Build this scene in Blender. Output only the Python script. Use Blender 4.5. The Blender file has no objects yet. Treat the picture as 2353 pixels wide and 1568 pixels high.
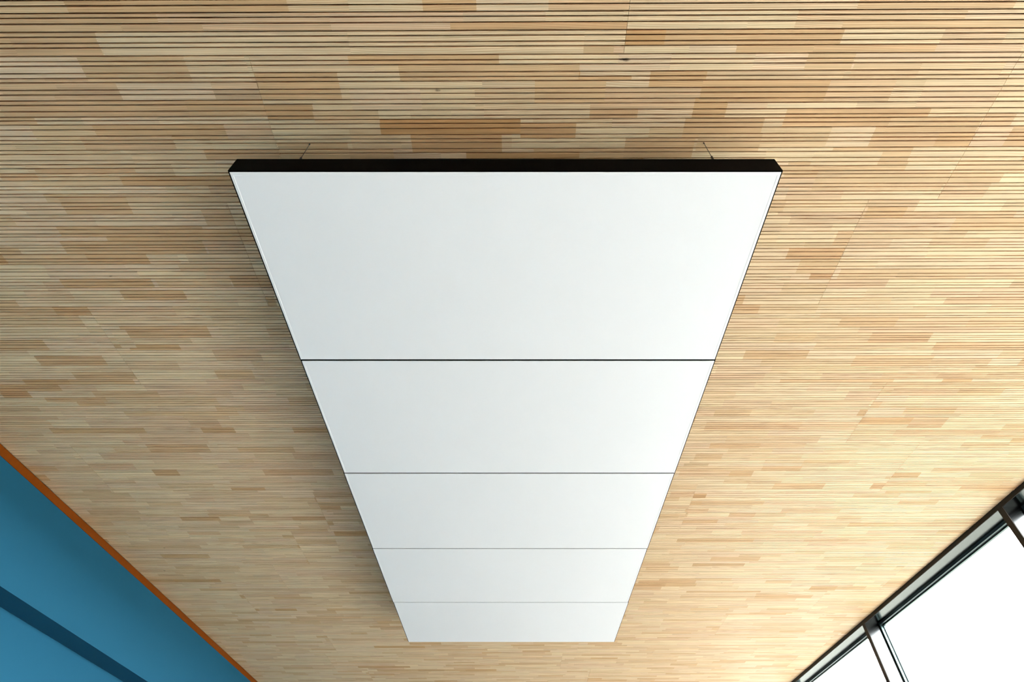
import bpy, bmesh, math, random
from mathutils import Vector, Matrix

# ------------------------------------------------------------------ frame numbers
CAMZ = 1.55                      # camera height above the floor
HC = 2.20                        # ceiling above the camera
HP = 1.9275                      # underside of the hanging panels above the camera
FPX = 1276.0                     # focal length in pixels of the 2353 px wide frame
PITCH = math.atan(1331.0 / FPX)  # camera tilt above the horizon
CA, SA = math.cos(PITCH), math.sin(PITCH)
ZC = CAMZ + HC                   # ceiling height
ZP = CAMZ + HP
XL, XR = -3.434, 3.690           # faces of bulkhead and window frames
Y0R, Y1R = -5.75, 11.05          # room ends
scene = bpy.context.scene
COL = scene.collection
rnd = random.Random(11)

# ------------------------------------------------------------------ camera
cam_d = bpy.data.cameras.new('camera')
cam_d.sensor_width = 36.0
cam_d.lens = 36.0 * FPX / 2353.0
cam_d.shift_x = -6.5 / 2353.0
cam_d.clip_start = 0.02
cam = bpy.data.objects.new('camera', cam_d)
COL.objects.link(cam)
cam.location = (0, 0, CAMZ)
cam.rotation_euler = (math.pi / 2 + PITCH, 0, 0)
scene.camera = cam

# ------------------------------------------------------------------ world and exposure
w = bpy.data.worlds.new('overcast_sky')
scene.world = w
w.use_nodes = True
bg = w.node_tree.nodes['Background']
bg.inputs['Color'].default_value = (1.0, 0.955, 0.965, 1)
bg.inputs['Strength'].default_value = 1.0
vs = scene.view_settings
vs.view_transform = 'Standard'
vs.look = 'None'
vs.gamma = 1.0
vs.use_curve_mapping = False
vs.exposure = 4.87
scene.cycles.max_bounces = 10
scene.cycles.diffuse_bounces = 7
scene.cycles.use_denoising = True


# ------------------------------------------------------------------ material helpers
def new_mat(name):
    m = bpy.data.materials.new(name)
    m.use_nodes = True
    nt = m.node_tree
    return m, nt, nt.nodes['Principled BSDF']


def N(nt, t, **kw):
    n = nt.nodes.new(t)
    for k, v in kw.items():
        setattr(n, k, v)
    return n


def math_node(nt, op, a, b=None, clamp=False):
    n = N(nt, 'ShaderNodeMath', operation=op)
    n.use_clamp = clamp
    for i, v in enumerate((a, b)):
        if v is None:
            continue
        if isinstance(v, (int, float)):
            n.inputs[i].default_value = v
        else:
            nt.links.new(v, n.inputs[i])
    return n.outputs[0]


def mixc(nt, fac, a, b, blend='MIX'):
    n = N(nt, 'ShaderNodeMix', data_type='RGBA', blend_type=blend)
    for sock, v in ((n.inputs[0], fac), (n.inputs[6], a), (n.inputs[7], b)):
        if isinstance(v, (int, float)):
            sock.default_value = v
        elif isinstance(v, tuple):
            sock.default_value = v
        else:
            nt.links.new(v, sock)
    return n.outputs[2]


def srgb(r, g, b):
    def f(c):
        c /= 255.0
        return c / 12.92 if c <= 0.04045 else ((c + 0.055) / 1.055) ** 2.4
    return (f(r), f(g), f(b), 1.0)


def plain(name, col, rough=0.5, noise_scale=40.0, amount=0.06, bump=0.0, spec=0.5, coat=0.0, metallic=0.0):
    m, nt, p = new_mat(name)
    tc = N(nt, 'ShaderNodeNewGeometry')
    no = N(nt, 'ShaderNodeTexNoise')
    no.inputs['Scale'].default_value = noise_scale
    no.inputs['Detail'].default_value = 4
    nt.links.new(tc.outputs['Position'], no.inputs['Vector'])
    k = math_node(nt, 'MULTIPLY_ADD', no.outputs['Fac'], amount * 2)
    k.node.inputs[2].default_value = 1 - amount
    c = mixc(nt, 1.0, col, (1, 1, 1, 1), 'MULTIPLY')
    comb = N(nt, 'ShaderNodeCombineColor')
    for i in range(3):
        nt.links.new(k, comb.inputs[i])
    nt.links.new(comb.outputs[0], c.node.inputs[7])
    nt.links.new(c, p.inputs['Base Color'])
    p.inputs['Roughness'].default_value = rough
    p.inputs['Specular IOR Level'].default_value = spec
    p.inputs['Coat Weight'].default_value = coat
    p.inputs['Metallic'].default_value = metallic
    if bump:
        b = N(nt, 'ShaderNodeBump')
        b.inputs['Strength'].default_value = bump
        b.inputs['Distance'].default_value = 0.002
        nt.links.new(no.outputs['Fac'], b.inputs['Height'])
        nt.links.new(b.outputs[0], p.inputs['Normal'])
    return m


def wood_material():
    """Finger-jointed pale pine: tone, grain seed and hue of each piece come from the face attribute."""
    m, nt, p = new_mat('pine_slat')
    at = N(nt, 'ShaderNodeAttribute', attribute_name='wood')
    sep = N(nt, 'ShaderNodeSeparateColor')
    nt.links.new(at.outputs['Color'], sep.inputs[0])
    tone, seed, hue = sep.outputs[0], sep.outputs[1], sep.outputs[2]
    geo = N(nt, 'ShaderNodeNewGeometry')
    sx = N(nt, 'ShaderNodeSeparateXYZ')
    nt.links.new(geo.outputs['Position'], sx.inputs[0])
    px = math_node(nt, 'ADD', sx.outputs[0], math_node(nt, 'MULTIPLY', seed, 53.0))
    py = math_node(nt, 'ADD', sx.outputs[1], math_node(nt, 'MULTIPLY', seed, 17.0))

    def vec(ax, ay):
        c = N(nt, 'ShaderNodeCombineXYZ')
        nt.links.new(math_node(nt, 'MULTIPLY', px, ax), c.inputs[0])
        nt.links.new(math_node(nt, 'MULTIPLY', py, ay), c.inputs[1])
        nt.links.new(math_node(nt, 'MULTIPLY', seed, 31.0), c.inputs[2])
        return c.outputs[0]

    def noise(v, scale, detail=3.0):
        n = N(nt, 'ShaderNodeTexNoise')
        n.inputs['Scale'].default_value = scale
        n.inputs['Detail'].default_value = detail
        nt.links.new(v, n.inputs['Vector'])
        return n.outputs['Fac']

    broad = noise(vec(0.9, 5.0), 1.0, 1.0)          # slow undulation of the rings
    streak = noise(vec(1.6, 120.0), 1.0, 3.0)        # fine fibres
    blotch = noise(vec(3.0, 22.0), 1.0, 2.0)
    # growth rings: sine of the warped cross coordinate
    warped = math_node(nt, 'ADD', py, math_node(nt, 'MULTIPLY', broad, 0.075))
    ring = math_node(nt, 'SINE', math_node(nt, 'MULTIPLY', warped, 900.0))
    ring = math_node(nt, 'MULTIPLY_ADD', ring, 0.5)
    ring.node.inputs[2].default_value = 0.5
    ring = math_node(nt, 'POWER', ring, 2.2)
    ring_amt = math_node(nt, 'MULTIPLY', noise(vec(0.7, 2.0), 1.0, 0.0), 0.85)
    light = srgb(229, 206, 165)
    dark = srgb(190, 136, 72)
    c = mixc(nt, tone, light, dark)
    c = mixc(nt, math_node(nt, 'MULTIPLY', hue, 0.75), c, srgb(224, 196, 162))
    c = mixc(nt, math_node(nt, 'MULTIPLY', ring, ring_amt), c, mixc(nt, 0.75, c, srgb(170, 108, 56)))
    st = math_node(nt, 'MULTIPLY_ADD', streak, 0.68)
    st.node.inputs[2].default_value = 0.66
    bl = math_node(nt, 'MULTIPLY_ADD', blotch, 0.30)
    bl.node.inputs[2].default_value = 0.85
    k = math_node(nt, 'MULTIPLY', st, bl)
    comb = N(nt, 'ShaderNodeCombineColor')
    for i in range(3):
        nt.links.new(k, comb.inputs[i])
    c = mixc(nt, 1.0, c, comb.outputs[0], 'MULTIPLY')

    # knots: scattered small ones, plus the two large ones the ceiling really has
    vo = N(nt, 'ShaderNodeTexVoronoi')
    vo.inputs['Scale'].default_value = 1.0
    cv = N(nt, 'ShaderNodeCombineXYZ')
    nt.links.new(math_node(nt, 'MULTIPLY', sx.outputs[0], 1.7), cv.inputs[0])
    nt.links.new(math_node(nt, 'MULTIPLY', sx.outputs[1], 4.5), cv.inputs[1])
    nt.links.new(cv.outputs[0], vo.inputs['Vector'])
    kn = math_node(nt, 'SUBTRACT', 1.0, math_node(nt, 'DIVIDE', vo.outputs['Distance'], 0.022), clamp=True)
    for (kx, ky, ra, rb) in KNOTS:
        dx = math_node(nt, 'DIVIDE', math_node(nt, 'SUBTRACT', sx.outputs[0], kx), ra)
        dy = math_node(nt, 'DIVIDE', math_node(nt, 'SUBTRACT', sx.outputs[1], ky), rb)
        r2 = math_node(nt, 'ADD', math_node(nt, 'MULTIPLY', dx, dx), math_node(nt, 'MULTIPLY', dy, dy))
        r2 = math_node(nt, 'ADD', r2, math_node(nt, 'MULTIPLY', noise(vec(70.0, 160.0), 1.0, 2.0), 0.9))
        kn = math_node(nt, 'MAXIMUM', kn, math_node(nt, 'SUBTRACT', 1.0, r2, clamp=True))
    kn = math_node(nt, 'MULTIPLY', kn, 1.6, clamp=True)
    c = mixc(nt, math_node(nt, 'MULTIPLY', kn, 0.9), c, srgb(62, 34, 14))
    nt.links.new(c, p.inputs['Base Color'])
    p.inputs['Roughness'].default_value = 0.55
    p.inputs['Specular IOR Level'].default_value = 0.3
    return m


# ------------------------------------------------------------------ geometry helpers
def cpt(x, y, h=HC):
    """photo pixel -> point (X, Y) on the horizontal plane h above the camera (used to read sizes)."""
    z = FPX * h / (CA * (2115.0 - y))
    return ((x - 1183.0) * z / FPX, (z - SA * h) / CA)


def add_box(bm, x0, x1, y0, y1, z0, z1):
    vs_ = [bm.verts.new((x, y, z)) for z in (z0, z1) for y in (y0, y1) for x in (x0, x1)]
    for q in ((0, 2, 3, 1), (4, 5, 7, 6), (0, 1, 5, 4), (2, 6, 7, 3), (0, 4, 6, 2), (1, 3, 7, 5)):
        bm.faces.new([vs_[i] for i in q])
    return vs_


def link(name, me, mat=None, parent=None, loc=(0, 0, 0)):
    o = bpy.data.objects.new(name, me)
    COL.objects.link(o)
    o.location = loc
    if parent is not None:
        o.parent = parent
    if mat is not None and me is not None and not me.materials:
        me.materials.append(mat)
    return o


def box(name, b, mat, parent=None, bevel=0.0, origin=None):
    bm = bmesh.new()
    ox, oy, oz = origin or ((b[0] + b[1]) / 2, (b[2] + b[3]) / 2, min(b[4], b[5]))
    add_box(bm, b[0] - ox, b[1] - ox, b[2] - oy, b[3] - oy, b[4] - oz, b[5] - oz)
    if bevel:
        bmesh.ops.bevel(bm, geom=bm.edges[:], offset=bevel, segments=2, affect='EDGES', profile=0.6)
    me = bpy.data.meshes.new(name)
    bm.to_mesh(me)
    bm.free()
    loc = Vector((ox, oy, oz))
    if parent is not None:
        p = parent
        while p is not None:
            loc -= p.location
            p = p.parent
    return link(name, me, mat, parent, loc)


def struct(o, label=None, cat=None):
    o['kind'] = 'structure'
    if label:
        o['label'] = label
    if cat:
        o['category'] = cat
    return o


def tag(o, label, cat, group=None):
    o['label'] = label
    o['category'] = cat
    if group:
        o['group'] = group
    return o


def empty(name, loc):
    o = bpy.data.objects.new(name, None)
    o.empty_display_size = 0.1
    COL.objects.link(o)
    o.location = loc
    return o


def rod(name, r, z0, z1, mat, parent, loc, seg=10):
    bm = bmesh.new()
    bmesh.ops.create_cone(bm, cap_ends=True, segments=seg, radius1=r, radius2=r, depth=z1 - z0,
                          matrix=Matrix.Translation((0, 0, (z0 + z1) / 2)))
    me = bpy.data.meshes.new(name)
    bm.to_mesh(me)
    bm.free()
    for p in me.polygons:
        p.use_smooth = True
    return link(name, me, mat, parent, loc)


_k1 = cpt(1437, 137)
_k2 = cpt(1006, 208)
KNOTS = [(_k1[0], _k1[1], 0.030, 0.0105), (_k2[0], _k2[1], 0.018, 0.0065)]

M_WOOD = wood_material()
M_CORE = plain('black_backing_felt', (0.006, 0.005, 0.004, 1), 0.9, 200, 0.2, spec=0.1)
M_CONC = plain('raw_concrete', (0.30, 0.30, 0.29, 1), 0.85, 6, 0.12)
M_FLOOR = plain('grey_screed_floor', (0.13, 0.127, 0.124, 1), 0.5, 3, 0.08)
M_PLASTER = plain('grey_plaster', (0.22, 0.22, 0.22, 1), 0.8, 30, 0.04)
M_BLUE = plain('blue_wall_paint', srgb(30, 80, 104), 0.85, 260, 0.05, bump=0.12, spec=0.06)
M_ORANGE = plain('orange_stained_wood', srgb(108, 50, 0), 0.5, 30, 0.15, spec=0.1)
M_FRAME = plain('dark_anodised_aluminium', (0.080, 0.084, 0.086, 1), 0.20, 90, 0.06, metallic=1.0)
M_BEAD = plain('teal_grey_glazing_bead', (0.055, 0.088, 0.088, 1), 0.3, 60, 0.08, metallic=0.7)
M_GASKET = plain('black_rubber_gasket', (0.012, 0.014, 0.014, 1), 0.6, 80, 0.1)
M_BLACK = plain('black_powder_coat', (0.0007, 0.0007, 0.0007, 1), 0.5, 70, 0.3, spec=0.02)
M_WHITE = plain('white_satin_panel', (0.87, 0.87, 0.865, 1), 0.32, 2.0, 0.01, spec=0.5)
M_STEEL = plain('dark_steel_cable', (0.05, 0.04, 0.03, 1), 0.4, 300, 0.2, metallic=0.6)
M_BOUNCE = plain('bounce_strip_grey', (0.20, 0.197, 0.19, 1), 0.9, 2, 0.1)
M_OUTER_DARK = plain('dark_outer_ground', (0.06, 0.065, 0.05, 1), 0.95, 8, 0.25)
M_CAP = plain('black_cover_cap', (0.022, 0.018, 0.014, 1), 0.5, 60, 0.35, spec=0.2)


def glass_material():
    m = bpy.data.materials.new('window_glass')
    m.use_nodes = True
    nt = m.node_tree
    nt.nodes.remove(nt.nodes['Principled BSDF'])
    out = nt.nodes['Material Output']
    tr = N(nt, 'ShaderNodeBsdfTransparent')
    tr.inputs[0].default_value = (0.95, 0.985, 0.975, 1)
    gl = N(nt, 'ShaderNodeBsdfGlossy')
    gl.inputs['Roughness'].default_value = 0.02
    lw = N(nt, 'ShaderNodeLayerWeight')
    lw.inputs[0].default_value = 0.5
    fr = math_node(nt, 'MULTIPLY_ADD', math_node(nt, 'POWER', lw.outputs['Facing'], 5.0), 0.45).node
    fr.inputs[2].default_value = 0.02
    mx = N(nt, 'ShaderNodeMixShader')
    nt.links.new(fr.outputs[0], mx.inputs[0])
    nt.links.new(tr.outputs[0], mx.inputs[1])
    nt.links.new(gl.outputs[0], mx.inputs[2])
    nt.links.new(mx.outputs[0], out.inputs[0])
    return m


M_GLASS = glass_material()

# ------------------------------------------------------------------ room shell
XW = -3.664                       # lower blue wall
ZB = CAMZ + 1.5435                # underside of the bulkhead
struct(box('floor', (XW, XR + 0.2, Y0R, Y1R, -0.15, 0), M_FLOOR), 'grey screed floor of the room', 'floor')
struct(box('bounce_strip', (XR + 0.2, XR + 5.2, -45, 55, -0.6, -0.12), M_BOUNCE), 'unseen grey strip added outside the glazed wall to bounce light onto the ceiling', 'bounce_strip')  # unseen strip, added to bounce skylight up to the ceiling near the windows
struct(box('ground', (XR + 5.2, 80, -45, 55, -0.6, -0.13), M_OUTER_DARK), 'unseen outer ground, made dark to limit light bounced onto the bulkhead', 'ground')  # unseen ground farther out, made dark so the bulkhead gets less bounced light
struct(box('wall_front', (XW - 0.2, XR + 0.2, Y1R, Y1R + 0.2, 0, ZC + 0.05), M_PLASTER),
       'grey plaster end wall at the far end', 'wall')
struct(box('wall_back', (XW - 0.2, XR + 0.2, Y0R - 0.2, Y0R, 0, ZC + 0.05), M_PLASTER),
       'grey plaster end wall behind the viewer', 'wall')
wl = struct(box('wall_left', (XW - 0.2, XW, Y0R, Y1R, 0, ZC + 0.05), M_BLUE),
            'blue painted wall set back under the blue bulkhead', 'wall')
bk = box('bulkhead', (XW, XL - 0.002, Y0R, Y1R, ZB, ZC - 0.001), M_BLUE, wl)
bk['label'] = 'blue boxed-out bulkhead along the top of the wall'
t1 = struct(box('trim_1', (XL - 0.002, XL + 0.002, Y0R, Y1R, ZC - 0.0535, ZC - 0.0005), M_ORANGE),
            'orange wood strip between blue bulkhead and slatted ceiling', 'trim')

# ------------------------------------------------------------------ ceiling boards and slats
SD = 0.018                        # slat depth
GAP = 0.0048                      # slot between slats
THETA = -0.00418                  # the boards run a quarter degree off the panels
PAT = [18.2, 15.8, 26.0, 17.6, 15.3, 27.5, 17.7, 22.0, 17.0, 24.5, 21.4, 14.8, 17.0, 19.7, 26.2,
       17.2, 15.6, 26.8, 17.0, 27.1, 18.2, 17.6, 22.6, 14.9, 18.5, 26.2, 16.0, 20.4, 15.6, 28.0]
ROWP = 0.6021
_s = ROWP / sum(PAT)
PAT = [v * _s for v in PAT]
ROW1 = 0.651                      # near edge of the row whose joint shows left of the panel
BL = 2.84                         # board length
SEAM = {0: 0.397, 1: -0.98, 2: -1.277, 5: -2.98, 6: 1.338, 11: -2.107, 3: 0.62, 4: 2.2}

ceil = struct(box('ceiling', (XW - 0.2, XR + 0.2, Y0R - 0.2, Y1R + 0.2, ZC + 0.05, ZC + 0.25), M_CONC),
              'slatted pale pine ceiling of long grooved boards', 'ceiling')

# darker or lighter pieces seen in the photograph: x0, y0, x1, y1, tone
TONES = [
    (873, 281, 1195, 313, .92), (1195, 290, 1322, 313, .70), (945, 316, 1152, 350, .80), (1434, 318, 1592, 361, .62),
    (1592, 232, 1668, 272, .60), (1570, 277, 1750, 312, .58), (1600, 312, 1745, 350, .5), (1152, 166, 1332, 179, .78), (1354, 255, 1464, 272, .70),
    (1330, 179, 1450, 189, .62), (1228, 190, 1390, 232, .52), (1033, 55, 1440, 70, .66), (1610, 189, 2000, 232, .58),
    (800, 128, 1146, 152, .50), (917, 152, 1330, 190, .42), (1111, 240, 1354, 272, .15), (1146, 128, 1420, 152, .05), (800, 70, 1340, 128, .06),
    (30, 88, 228, 130, .62), (0, 57, 280, 88, .50), (280, 57, 465, 75, .58), (228, 75, 800, 130, .08), (280, 3, 660, 30, .55),
    (190, 131, 432, 192, .42), (432, 131, 570, 192, .10), (0, 192, 132, 220, .55), (0, 232, 430, 270, .60), (582, 168, 780, 232, .50),
    (605, 240, 720, 272, .62), (720, 258, 870, 281, .30), (640, 330, 800, 361, .42), (1070, 352, 1330, 361, .72),
    (80, 388, 310, 400, .60), (0, 400, 85, 416, .62), (190, 316, 400, 345, .45), (470, 340, 640, 370, .60),
    (145, 460, 300, 495, .50), (300, 465, 520, 495, .08), (470, 486, 545, 522, .50), (370, 530, 640, 556, .55),
    (145, 555, 470, 585, .50), (200, 585, 340, 607, .62), (340, 585, 410, 605, .1), (530, 630, 640, 660, .60), (140, 640, 350, 662, .60),
    (360, 640, 530, 662, .3), (130, 690, 160, 705, .1), (280, 750, 480, 775, .55), (150, 800, 300, 812, .15), (85, 818, 240, 840, .60), (265, 757, 300, 800, .1),
    (0, 895, 60, 913, .85), (105, 915, 245, 925, .6), (1955, 150, 2110, 185, .40), (1900, 185, 2050, 232, .45),
    (2110, 145, 2300, 185, .22), (2040, 272, 2250, 300, .42), (2150, 310, 2240, 335, .58), (1870, 395, 2170, 440, .38), (1990, 475, 2080, 500, .5),
    (2090, 340, 2353, 372, .08), (1740, 382, 1865, 400, .40), (1930, 400, 2300, 420, .35), (1865, 350, 2020, 382, .06), (1700, 10, 1960, 25, .1), (1970, 0, 2330, 22, .45),
    (1935, 45, 2353, 65, .38), (1447, 0, 1970, 22, .15), (1640, 500, 1813, 520, .10), (1920, 530, 1960, 560, .4), (1860, 630, 1915, 640, .7), (2090, 960, 2170, 985, .55),
    (1960, 820, 2140, 838, .5), (2000, 880, 2353, 895, .42), (0, 895, 65, 912, .9), (590, 1170, 660, 1182, .75), (340, 1020, 480, 1042, .5), (740, 950, 830, 960, .6),
]


def project(X, Y, H):
    z = Y * CA + H * SA
    if z < 0.2:
        return None
    return (1183.0 + FPX * X / z, 784.0 + FPX * (Y * SA - H * CA) / z)


def slat_mesh(width, length, cuts):
    """one slat, underside at z=0, top at SD; cuts = [(x_end, (tone, seed, hue)), ...] along its length."""
    xs = [0.0] + [c[0] for c in cuts]
    ch = 0.0009
    prof = [(0, SD), (0, ch), (ch * 0.8, 0), (width - ch * 0.8, 0), (width, ch), (width, SD)]
    verts, faces, cols = [], [], []
    for x in xs:
        verts += [(x, y, z) for (y, z) in prof]
    n = len(prof)
    for i in range(len(xs) - 1):
        for j in range(n - 1):
            a = i * n + j
            faces.append((a, a + 1, a + n + 1, a + n))
            cols.append(cuts[i][1])
    faces.append(tuple(range(n - 1, -1, -1)))
    cols.append(cuts[0][1])
    b = (len(xs) - 1) * n
    faces.append(tuple(range(b, b + n)))
    cols.append(cuts[-1][1])
    return verts, faces, cols


def to_mesh(name, verts, faces, cols):
    me = bpy.data.meshes.new(name)
    me.from_pydata(verts, [], faces)
    a = me.attributes.new('wood', 'FLOAT_COLOR', 'FACE')
    flat = []
    for c in cols:
        flat += [c[0], c[1], c[2], 1.0]
    a.data.foreach_set('color', flat)
    me.materials.append(M_WOOD)
    return me


def lamella_pieces(x0, x1):
    out = []
    x = x0 - rnd.uniform(0, 0.4)
    while x < x1:
        ln = rnd.choice((rnd.uniform(0.16, 0.4), rnd.uniform(0.3, 0.75)))
        x += ln
        r = rnd.random()
        tone = r * r * 0.56
        if rnd.random() < 0.08:
            tone = rnd.uniform(0.5, 0.75)
        out.append([x, (tone, rnd.random(), rnd.random() ** 2)])
    return out


def paint_known(pieces, y, x0, x1, row):
    """cut the run of pieces of one slat where the photograph shows a piece of a known tone."""
    c = [(x0, None)]
    segs = []
    px = x0
    for xe, a in pieces:
        xe = min(xe, x1)
        if xe - px > 0.004:
            segs.append((px, xe, a))
            px = xe
        if px >= x1 - 0.004:
            break
    if segs and segs[-1][1] < x1:
        segs[-1] = (segs[-1][0], x1, segs[-1][2])
    for ti, (u0, v0, u1, v1, tone) in enumerate(TONES):
        um, vm = (u0 + u1) / 2, (v0 + v1) / 2
        if vm > 1100:
            continue
        ya = cpt(um, v0)[1]
        yb = cpt(um, v1)[1]
        xm = cpt(um, vm)[0]
        yy = y + THETA * xm
        if not (ya - 0.003 <= yy <= yb + 0.003):
            continue
        ta, tb = cpt(u0, vm)[0], cpt(u1, vm)[0]
        ta, tb = max(ta, x0), min(tb, x1)
        if tb - ta < 0.03:
            continue
        r2 = random.Random(ti * 7 + 3)
        att = (tone, r2.random(), r2.random() * 0.4)
        ns = []
        for (a, b, k) in segs:
            if b <= ta or a >= tb:
                ns.append((a, b, k))
                continue
            if a < ta:
                ns.append((a, ta, k))
            if b > tb:
                ns.append((tb, b, k))
        ns.append((ta, tb, att))
        ns.sort()
        segs = ns
    return segs


rows = range(-11, 18)
slats = []          # (area in the photo, board, local x, local y, width, length, cuts)
for r in rows:
    yr = ROW1 + (r - 1) * ROWP
    if yr > Y1R or yr + ROWP < Y0R:
        continue
    sx0 = SEAM.get(r, rnd.uniform(-1.4, 1.4))
    while sx0 > XL:
        sx0 -= BL
    # lamella groups across the board
    x = sx0
    while x < XR:
        xa, xb = max(x, XL + 0.003), min(x + BL, XR - 0.002)
        x += BL
        if xb - xa < 0.02:
            continue
        L = xb - xa - 0.0014
        yspan = [yr, yr + ROWP]
        clip0, clip1 = max(yr, Y0R + 0.02), min(yr + ROWP, Y1R - 0.02)
        bm = bmesh.new()
        add_box(bm, 0, L, clip0 - yr, clip1 - yr - 0.0006, SD, 0.048)
        me = bpy.data.meshes.new('ceiling_board')
        bm.to_mesh(me)
        bm.free()
        board = link('ceiling_board', me, M_CORE, ceil)
        board.location = Vector((xa + 0.0007, yr + THETA * xa, ZC)) - ceil.location
        board.rotation_euler = (0, 0, THETA)
        y = 0.0
        i = 0
        while i < 30:
            g = rnd.choice((2, 3, 3, 3, 4))
            pieces = lamella_pieces(xa, xb)
            for j in range(i, min(30, i + g)):
                wdt = PAT[j]
                ya, yb = y + GAP / 2, y + wdt - GAP / 2
                y += wdt
                if yr + ya < clip0 or yr + yb > clip1:
                    continue
                segs = paint_known(pieces, yr + (ya + yb) / 2, xa, xb - 0.0014, r)
                cuts = [(s[1] - xa, s[2]) for s in segs]
                cuts[-1] = (L, cuts[-1][1])
                # how large it shows in the photograph
                area = 0.0
                for q in range(24):
                    X = xa + (q + 0.5) / 24 * L
                    p0, p1 = project(X, yr + ya, HC), project(X, yr + yb, HC)
                    if p0 and p1 and 0 < p0[0] < 2353 and 0 < p1[1] and p0[1] < 1568:
                        area += (min(p1[1], 1568) - max(p0[1], 0)) * FPX * (L / 24) / ((yr + ya) * CA + HC * SA)
                slats.append((area, board, ya, yb - ya, L, cuts))
            i += g
order = sorted(range(len(slats)), key=lambda k: -slats[k][0])
single = set(order[:300])
fv, ff, fc = [], [], []
for k, (area, board, ya, wd, L, cuts) in enumerate(slats):
    v, f, c = slat_mesh(wd, L, cuts)
    if k in single:
        link('slat', to_mesh('slat', v, f, c), None, board, (0, ya, 0))
    else:
        mtx = Matrix.Translation(board.location) @ Matrix.Rotation(THETA, 4, 'Z') @ Matrix.Translation((0, ya, 0))
        base = len(fv)
        fv += [tuple(mtx @ Vector(p)) for p in v]
        ff += [tuple(base + i for i in q) for q in f]
        fc += c
field = link('slat_field', to_mesh('slat_field', fv, ff, fc), None, ceil)
field['kind'] = 'stuff'

# ------------------------------------------------------------------ glazed wall on the right
MUL = [3.845 + 2.39 * k for k in range(-4, 4)]
XG = XR + 0.143                   # room side of the glazing beads
ZH = CAMZ + 2.167                 # underside of the head
MW = 0.055
ends = MUL
for k in range(len(ends) - 1):
    ya, yb = ends[k], ends[k + 1]
    win = empty('window_%d' % (k + 1), (XR, (ya + yb) / 2, 0))
    struct(win, None, 'window')
    win['label'] = {4: 'nearer large glazed bay in view, between two dark mullions',
                    5: 'farther glazed bay, cut off by the bottom edge of the picture',
                    3: 'glazed bay at the right edge beside the smeared mullion'}.get(k, 'glazed bay outside the picture')
    a, b = ya + MW / 2, yb - MW / 2
    box('cover_cap', (XR, XR + 0.006, a, b, ZH, ZC + 0.05), M_CAP, win)
    box('head_frame', (XR + 0.006, XR + 0.20, a, b, ZH, ZC + 0.05), M_FRAME, win, 0.0015)
    box('sill_frame', (XR, XR + 0.20, a, b, 0, 0.07), M_FRAME, win, 0.0015)
    box('cover_cap', (XR, XR + 0.006, yb - MW / 2, yb + MW / 2, 0, ZC + 0.05), M_CAP, win)
    mu = box('mullion', (XR + 0.006, XR + 0.20, yb - MW / 2, yb + MW / 2, 0, ZC + 0.05), M_FRAME, win, 0.0015)
    # glazing beads with a gasket line on each side of the opening
    for nm, m, x0, x1, s in (('glazing_bead', M_BEAD, XG, XG + 0.022, 0.022), ('gasket', M_GASKET, XG + 0.022, XG + 0.028, 0.025),
                             ('outer_bead', M_BEAD, XG + 0.028, XG + 0.050, 0.032)):
        box(nm, (x0, x1, a, b, ZH - s, ZH), m, win)
        box(nm, (x0, x1, a, a + s, 0.07, ZH - s), m, win)
        box(nm, (x0, x1, b - s, b, 0.07, ZH - s), m, win)
    box('pane', (XG + 0.0222, XG + 0.0278, a + 0.025, b - 0.025, 0.07, ZH - 0.025), M_GLASS, win)
# the first mullion closes the run
box('mullion', (XR, XR + 0.20, MUL[0] - MW / 2, MUL[0] + MW / 2, 0, ZC + 0.05), M_FRAME,
    bpy.data.objects['window_1'], 0.0015)

# ------------------------------------------------------------------ hanging white panels
PX0, PX1 = -0.5535 * HP, 0.5170 * HP
PYS = [cpt(0, v, HP)[1] for v in (392.0, 827.3, 1087.3, 1260.6, 1384.3, 1475.5)]
TH = 0.095
LIP = 0.0055
PROUD = 0.004
LBL = ['nearest and largest white hanging panel, with the thick black front edge',
       'second white hanging panel from the thick black front edge',
       'middle one of the five white hanging panels in a row',
       'fourth white hanging panel, next to the smallest one',
       'farthest and smallest white hanging panel, at the end of the row']
JIT = [0.0, 0.0015, 0.0, -0.002, 0.001]


def panel_face(x0, x1, y0, y1):
    """white sheet standing a few millimetres proud, with a soft rounded rim and a shallow raised border."""
    bm = bmesh.new()
    loops = []
    for ins, z in ((0, PROUD * 0 + 0.010), (0, -PROUD + 0.0015), (0.0015, -PROUD), (0.010, -PROUD), (0.0125, -PROUD + 0.0006), (0.020, -PROUD + 0.0006)):
        loops.append([bm.verts.new(p) for p in ((x0 + ins, y0 + ins, z), (x1 - ins, y0 + ins, z), (x1 - ins, y1 - ins, z), (x0 + ins, y1 - ins, z))])
    for a, b in zip(loops, loops[1:]):
        for i in range(4):
            j = (i + 1) % 4
            bm.faces.new((a[i], b[i], b[j], a[j]))
    bm.faces.new(loops[-1][::-1])
    bm.faces.new(loops[0])
    bmesh.ops.recalc_face_normals(bm, faces=bm.faces[:])
    me = bpy.data.meshes.new('panel_face')
    bm.to_mesh(me)
    bm.free()
    return me


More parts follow.
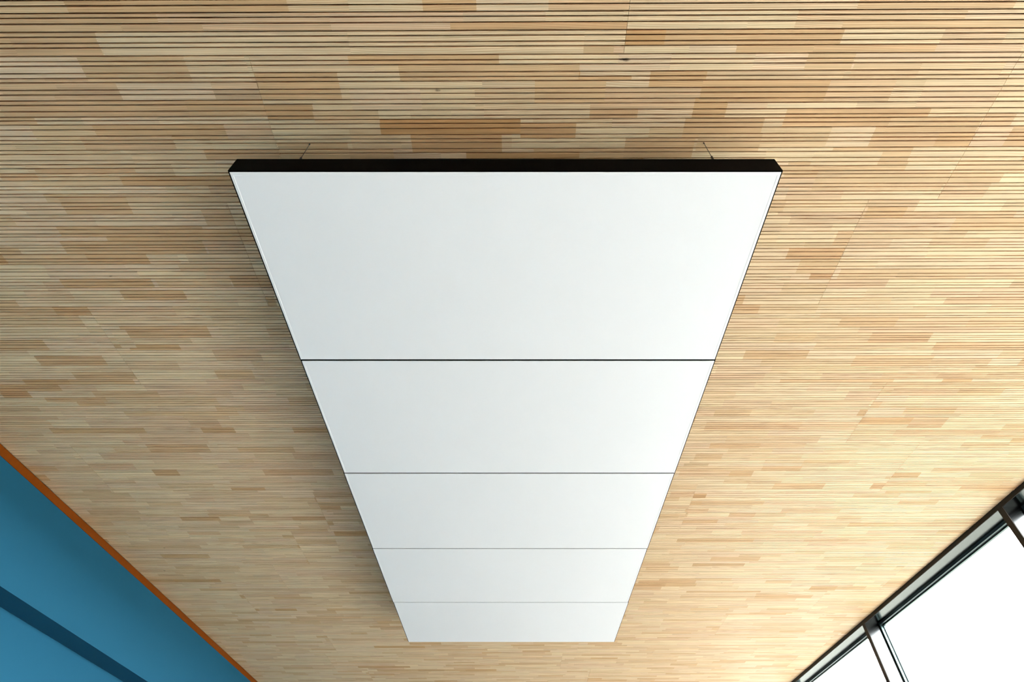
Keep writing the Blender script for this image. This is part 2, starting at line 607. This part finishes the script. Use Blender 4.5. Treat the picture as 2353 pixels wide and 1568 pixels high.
for i in range(5):
    y0, y1 = PYS[i] + 0.0006, PYS[i + 1] - 0.0006
    cx, cy = (PX0 + PX1) / 2 + JIT[i], (y0 + y1) / 2
    hw, hl = (PX1 - PX0) / 2, (y1 - y0) / 2
    p = empty('hanging_panel', (cx, cy, ZP))
    tag(p, LBL[i], 'panel', 'white panels hung in a row under the ceiling')
    # black tray: four rails and a back sheet
    bm = bmesh.new()
    r = 0.030
    outer = [(-hw, -hl), (hw, -hl), (hw, hl), (-hw, hl)]
    inner = [(-hw + LIP, -hl + LIP), (hw - LIP, -hl + LIP), (hw - LIP, hl - LIP), (-hw + LIP, hl - LIP)]
    o0 = [bm.verts.new((x, y, 0)) for x, y in outer]
    o1 = [bm.verts.new((x, y, TH)) for x, y in outer]
    i0 = [bm.verts.new((x, y, 0)) for x, y in inner]
    i1 = [bm.verts.new((x, y, 0.012)) for x, y in inner]
    for a in range(4):
        b = (a + 1) % 4
        bm.faces.new((o0[a], o0[b], o1[b], o1[a]))
        bm.faces.new((o0[b], o0[a], i0[a], i0[b]))
        bm.faces.new((i0[b], i0[a], i1[a], i1[b]))
    bm.faces.new(o1)
    bm.faces.new(i1[::-1])
    bmesh.ops.recalc_face_normals(bm, faces=bm.faces[:])
    me = bpy.data.meshes.new('frame')
    bm.to_mesh(me)
    bm.free()
    link('frame', me, M_BLACK, p)['label'] = 'black frame'
    link('panel_face', panel_face(-hw + LIP, hw - LIP, -hl + LIP, hl - LIP), M_WHITE, p)['label'] = 'smooth white face'
    for (wx, wy) in ((-0.8394, PYS[i] + 0.0205), (0.7721, PYS[i] + 0.0160), (-0.8394, PYS[i + 1] - 0.02), (0.7721, PYS[i + 1] - 0.02)):
        cab = rod('cable', 0.0011, TH, ZC - ZP, M_STEEL, p, (wx - cx, wy - cy, 0), 8)
        rod('cable_grip', 0.0042, TH, TH + 0.050, M_STEEL, cab, (0, 0, 0), 10)
        rod('ceiling_anchor', 0.0026, ZC - ZP - 0.008, ZC - ZP, M_STEEL, cab, (0, 0, 0), 10)
